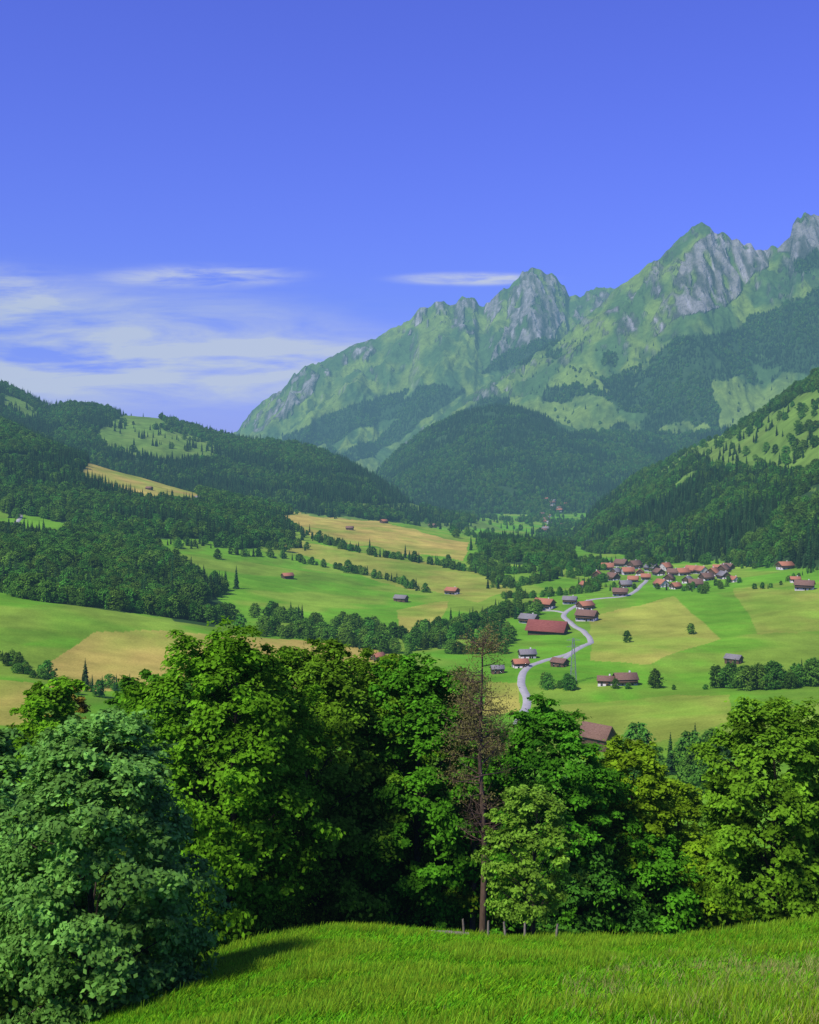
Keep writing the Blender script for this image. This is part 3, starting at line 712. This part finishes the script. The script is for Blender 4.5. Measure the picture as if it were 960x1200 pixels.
# ------------------------------------------------------------------ road
def road(name, pts, width, y0, y1):
    W_ = [np.array(locate(u, v, y0, y1)[:2]) for u, v in pts]
    P_ = []
    for i in range(len(W_)-1):
        p0 = W_[max(i-1, 0)]; p1 = W_[i]; p2 = W_[i+1]; p3 = W_[min(i+2, len(W_)-1)]
        for t in np.linspace(0, 1, 24, endpoint=False):
            P_.append(.5*((2*p1)+(-p0+p2)*t+(2*p0-5*p1+4*p2-p3)*t*t+(-p0+3*p1-3*p2+p3)*t**3))
    P_ = np.array(P_); d = np.gradient(P_, axis=0); d /= np.linalg.norm(d, axis=1)[:, None]+1e-9; nrm = np.stack([-d[:, 1], d[:, 0]], 1)
    L = P_+nrm*width/2; R_ = P_-nrm*width/2
    zz = heights(np.concatenate([L[:, 0], R_[:, 0], P_[:, 0]]), np.concatenate([L[:, 1], R_[:, 1], P_[:, 1]]))[0].reshape(3, -1).max(0)+.25
    n_ = len(P_)
    v = np.concatenate([np.column_stack([L, zz]), np.column_stack([R_, zz]), np.column_stack([L+nrm*.6, zz-1.2]), np.column_stack([R_-nrm*.6, zz-1.2])])
    i = np.arange(n_-1); q_ = np.concatenate([np.stack([i, i+1, n_+i+1, n_+i], 1), np.stack([2*n_+i, 2*n_+i+1, i+1, i], 1), np.stack([n_+i, n_+i+1, 3*n_+i+1, 3*n_+i], 1)])
    mesh_obj(name, [(v, q_, 0, None)], [M_road])
road('road', [(606,850),(618,822),(611,800),(618,783),(640,774),(672,764),(692,754),(686,742),(668,729),(662,719),(690,704),(735,698),(752,686),(758,680)], 3.3, 280, 1200)
road('lane', [(664,719),(650,716),(625,716),(606,716)], 2.4, 400, 1200)
road('lane', [(672,764),(662,772),(650,776)], 2.4, 400, 900)
road('farm_track', [(655,640),(650,620),(640,606),(648,592)], 9, 1600, 4300)
road('farm_track', [(0,632),(12,622),(24,606),(20,600)], 4, 700, 2000)

# ------------------------------------------------------------------ pylon
def beam(a, b_, r=.09):
    return (*tube([a, b_], [r, r], 4), 0, None)
def pylon(x, y, z, Hh=20):
    pr = []
    for sx in (-1, 1):
        for sy in (-1, 1): pr.append(beam((sx*1.4, sy*1.4, -1), (sx*.3, sy*.3, Hh), .09))
    for i in range(8):
        z0, z1 = Hh*i/8, Hh*(i+1)/8; a0, a1 = 1.4-1.1*i/8, 1.4-1.1*(i+1)/8
        for s in (-1, 1):
            pr += [beam((-a0, s*a0, z0), (a1, s*a1, z1), .04), beam((a0, s*a0, z0), (-a1, s*a1, z1), .04), beam((s*a0, -a0, z0), (s*a1, a1, z1), .04), beam((s*a0, a0, z0), (s*a1, -a1, z1), .04)]
    for zz in (Hh-1, Hh-4): pr += [beam((-3, 0, zz), (3, 0, zz), .09), beam((-3, 0, zz), (0, 0, zz+1), .05), beam((3, 0, zz), (0, 0, zz+1), .05)]
    o = mesh_obj('electricity_pylon', pr, [M_steel]); o.location = (x, y, z); return o
x, y, z = locate(672, 800, 300, 700); pylon(x, y, z)

# ------------------------------------------------------------------ fence posts and logs
fp = []
for (u, y) in [(545, 44), (572, 43.5), (594, 43), (615, 42.5), (650, 42.5)]:
    x = (u-480)/F*y; z = H1(x, y); o_ = random.uniform(-.08, .08); v, q_ = tube([(x, y, z-.3), (x+o_, y, z+.5), (x+o_*1.5, y, z+.85)], [.05, .05, .04], 6); fp.append((v, q_, 0, None))
mesh_obj('wooden_fence', fp, [M_post])
lg = []
for i in range(5):
    x, y = 1.0+i*.22, 44.5+.2*(i % 2); z = H1(x, y); lg.append((*tube([(x-.4, y, z+.12+.1*(i % 2)), (x+.5, y+.15, z+.14)], [.10, .09], 8), 0, None))
mesh_obj('log_pile', lg, [M_post])

# ------------------------------------------------------------------ haze (homogeneous absorbing volume, emission stands in for sunlight scattered by air)
v, q_ = box(-9000, 9000, -300, 9000, -900, 1260)
hz = mesh_obj('haze', [(v, q_, 0, None)], [])
mh = bpy.data.materials.new('haze_glow'); mh.use_nodes = True; nt = mh.node_tree; nt.nodes.clear()
out = N(nt, 'ShaderNodeOutputMaterial'); ab = N(nt, 'ShaderNodeVolumeAbsorption'); em = N(nt, 'ShaderNodeEmission'); ad = N(nt, 'ShaderNodeAddShader')
SIG = 9.0e-5
ab.inputs['Color'].default_value = (0, 0, 0, 1); ab.inputs['Density'].default_value = SIG
em.inputs['Color'].default_value = (.18, .38, .53, 1); em.inputs['Strength'].default_value = SIG
nt.links.new(ab.outputs[0], ad.inputs[0]); nt.links.new(em.outputs[0], ad.inputs[1]); nt.links.new(ad.outputs[0], out.inputs['Volume'])
hz.data.materials.append(mh)

# ------------------------------------------------------------------ sky
w = bpy.data.worlds.new('World'); scene.world = w; w.use_nodes = True; nt = w.node_tree
bg = nt.nodes['Background']
sky = N(nt, 'ShaderNodeTexSky', sky_type='NISHITA'); sky.sun_disc = False
sd = Vector((-.60, -.62, 1.05)).normalized()
sky.sun_elevation = math.asin(sd.z); sky.sun_rotation = math.atan2(sd.x, sd.y); sky.altitude = 1000; sky.air_density = 1.0; sky.dust_density = .2; sky.ozone_density = 2.5
tint = N(nt, 'ShaderNodeMix', data_type='RGBA', blend_type='MULTIPLY'); tint.inputs[0].default_value = 1; tint.inputs[7].default_value = (.60, .43, 2.25, 1)
nt.links.new(sky.outputs[0], tint.inputs[6])
tc = N(nt, 'ShaderNodeTexCoord'); sx = N(nt, 'ShaderNodeSeparateXYZ'); nt.links.new(tc.outputs['Generated'], sx.inputs[0])
def M(op, a, b_=None, c=None):
    k = N(nt, 'ShaderNodeMath', operation=op)
    for i, q2 in enumerate((a, b_, c)):
        if q2 is None: continue
        if isinstance(q2, (int, float)): k.inputs[i].default_value = q2
        else: nt.links.new(q2, k.inputs[i])
    return k.outputs[0]
ay = M('MAXIMUM', M('ABSOLUTE', sx.outputs[1]), .15)
az = M('DIVIDE', sx.outputs[0], ay); el = M('DIVIDE', sx.outputs[2], ay)
def cloudnoise(s1, s2, off, det=8):
    cb_ = N(nt, 'ShaderNodeCombineXYZ'); nt.links.new(M('MULTIPLY', az, s1), cb_.inputs[0]); nt.links.new(M('MULTIPLY', el, s2), cb_.inputs[1]); cb_.inputs[2].default_value = off
    n_ = N(nt, 'ShaderNodeTexNoise'); n_.inputs['Scale'].default_value = 1; n_.inputs['Detail'].default_value = det; n_.inputs['Roughness'].default_value = .58; n_.inputs['Distortion'].default_value = .35
    nt.links.new(cb_.outputs[0], n_.inputs[0]); return n_.outputs[0]
def ell(ca, ce, ra, re_):
    a = M('DIVIDE', M('SUBTRACT', az, ca), ra); e = M('DIVIDE', M('SUBTRACT', el, ce), re_)
    d2 = M('ADD', M('MULTIPLY', a, a), M('MULTIPLY', e, e)); return M('EXPONENT', M('MULTIPLY', M('MULTIPLY', d2, d2), -1.0))
nA = cloudnoise(6, 36, 1.3); nB = cloudnoise(14, 90, 5.1)
m1 = M('MULTIPLY', ell(-.36, .100, .31, .055), M('MINIMUM', M('MAXIMUM', M('MULTIPLY', M('SUBTRACT', nA, .32), 3.4), 0), 1.0))
m2 = M('MULTIPLY', ell(-.19, .166, .085, .010), M('MAXIMUM', M('MULTIPLY', M('SUBTRACT', nB, .36), 3.0), 0))
m3 = M('MULTIPLY', ell(.055, .164, .060, .0055), M('MAXIMUM', M('MULTIPLY', M('SUBTRACT', nB, .25), 3.6), 0))
m4 = M('MULTIPLY', ell(-.20, .085, .19, .032), M('MAXIMUM', M('MULTIPLY', M('SUBTRACT', nA, .30), 3.0), 0))
m5 = M('MULTIPLY', ell(-.40, .145, .10, .03), M('MAXIMUM', M('MULTIPLY', M('SUBTRACT', nB, .38), 2.6), 0))
hzn = M('MULTIPLY', M('MAXIMUM', M('SUBTRACT', 1.0, M('DIVIDE', M('MAXIMUM', el, 0), .13)), 0), .5)   # pale haze low on the horizon
mh_ = N(nt, 'ShaderNodeMix', data_type='RGBA'); nt.links.new(hzn, mh_.inputs[0]); nt.links.new(tint.outputs[2], mh_.inputs[6]); mh_.inputs[7].default_value = (5.0, 4.8, 9.0, 1)
tot = M('MINIMUM', M('ADD', M('ADD', M('ADD', m1, m2), M('ADD', m3, m4)), m5), .90)
mx = N(nt, 'ShaderNodeMix', data_type='RGBA'); nt.links.new(tot, mx.inputs[0]); nt.links.new(mh_.outputs[2], mx.inputs[6]); mx.inputs[7].default_value = (8.9, 8.3, 9.8, 1)
nt.links.new(mx.outputs[2], bg.inputs[0]); bg.inputs[1].default_value = .1

sun = bpy.data.lights.new('sun', 'SUN'); sun.energy = 4.6; sun.angle = math.radians(8); sun.color = (1, .96, .86)
so = bpy.data.objects.new('sun', sun); scene.collection.objects.link(so); so.rotation_euler = (-sd).to_track_quat('-Z', 'Y').to_euler()

cam = bpy.data.cameras.new('camera'); co = bpy.data.objects.new('camera', cam); scene.collection.objects.link(co); scene.camera = co
co.location = (0, 0, 0); co.rotation_euler = (math.radians(90), 0, 0)
cam.sensor_fit = 'VERTICAL'; cam.sensor_height = 24; cam.lens = 24*F/1200; cam.shift_y = -.05; cam.clip_start = .1; cam.clip_end = 60000
scene.view_settings.view_transform = 'Standard'; scene.view_settings.look = 'None'; scene.view_settings.exposure = 0
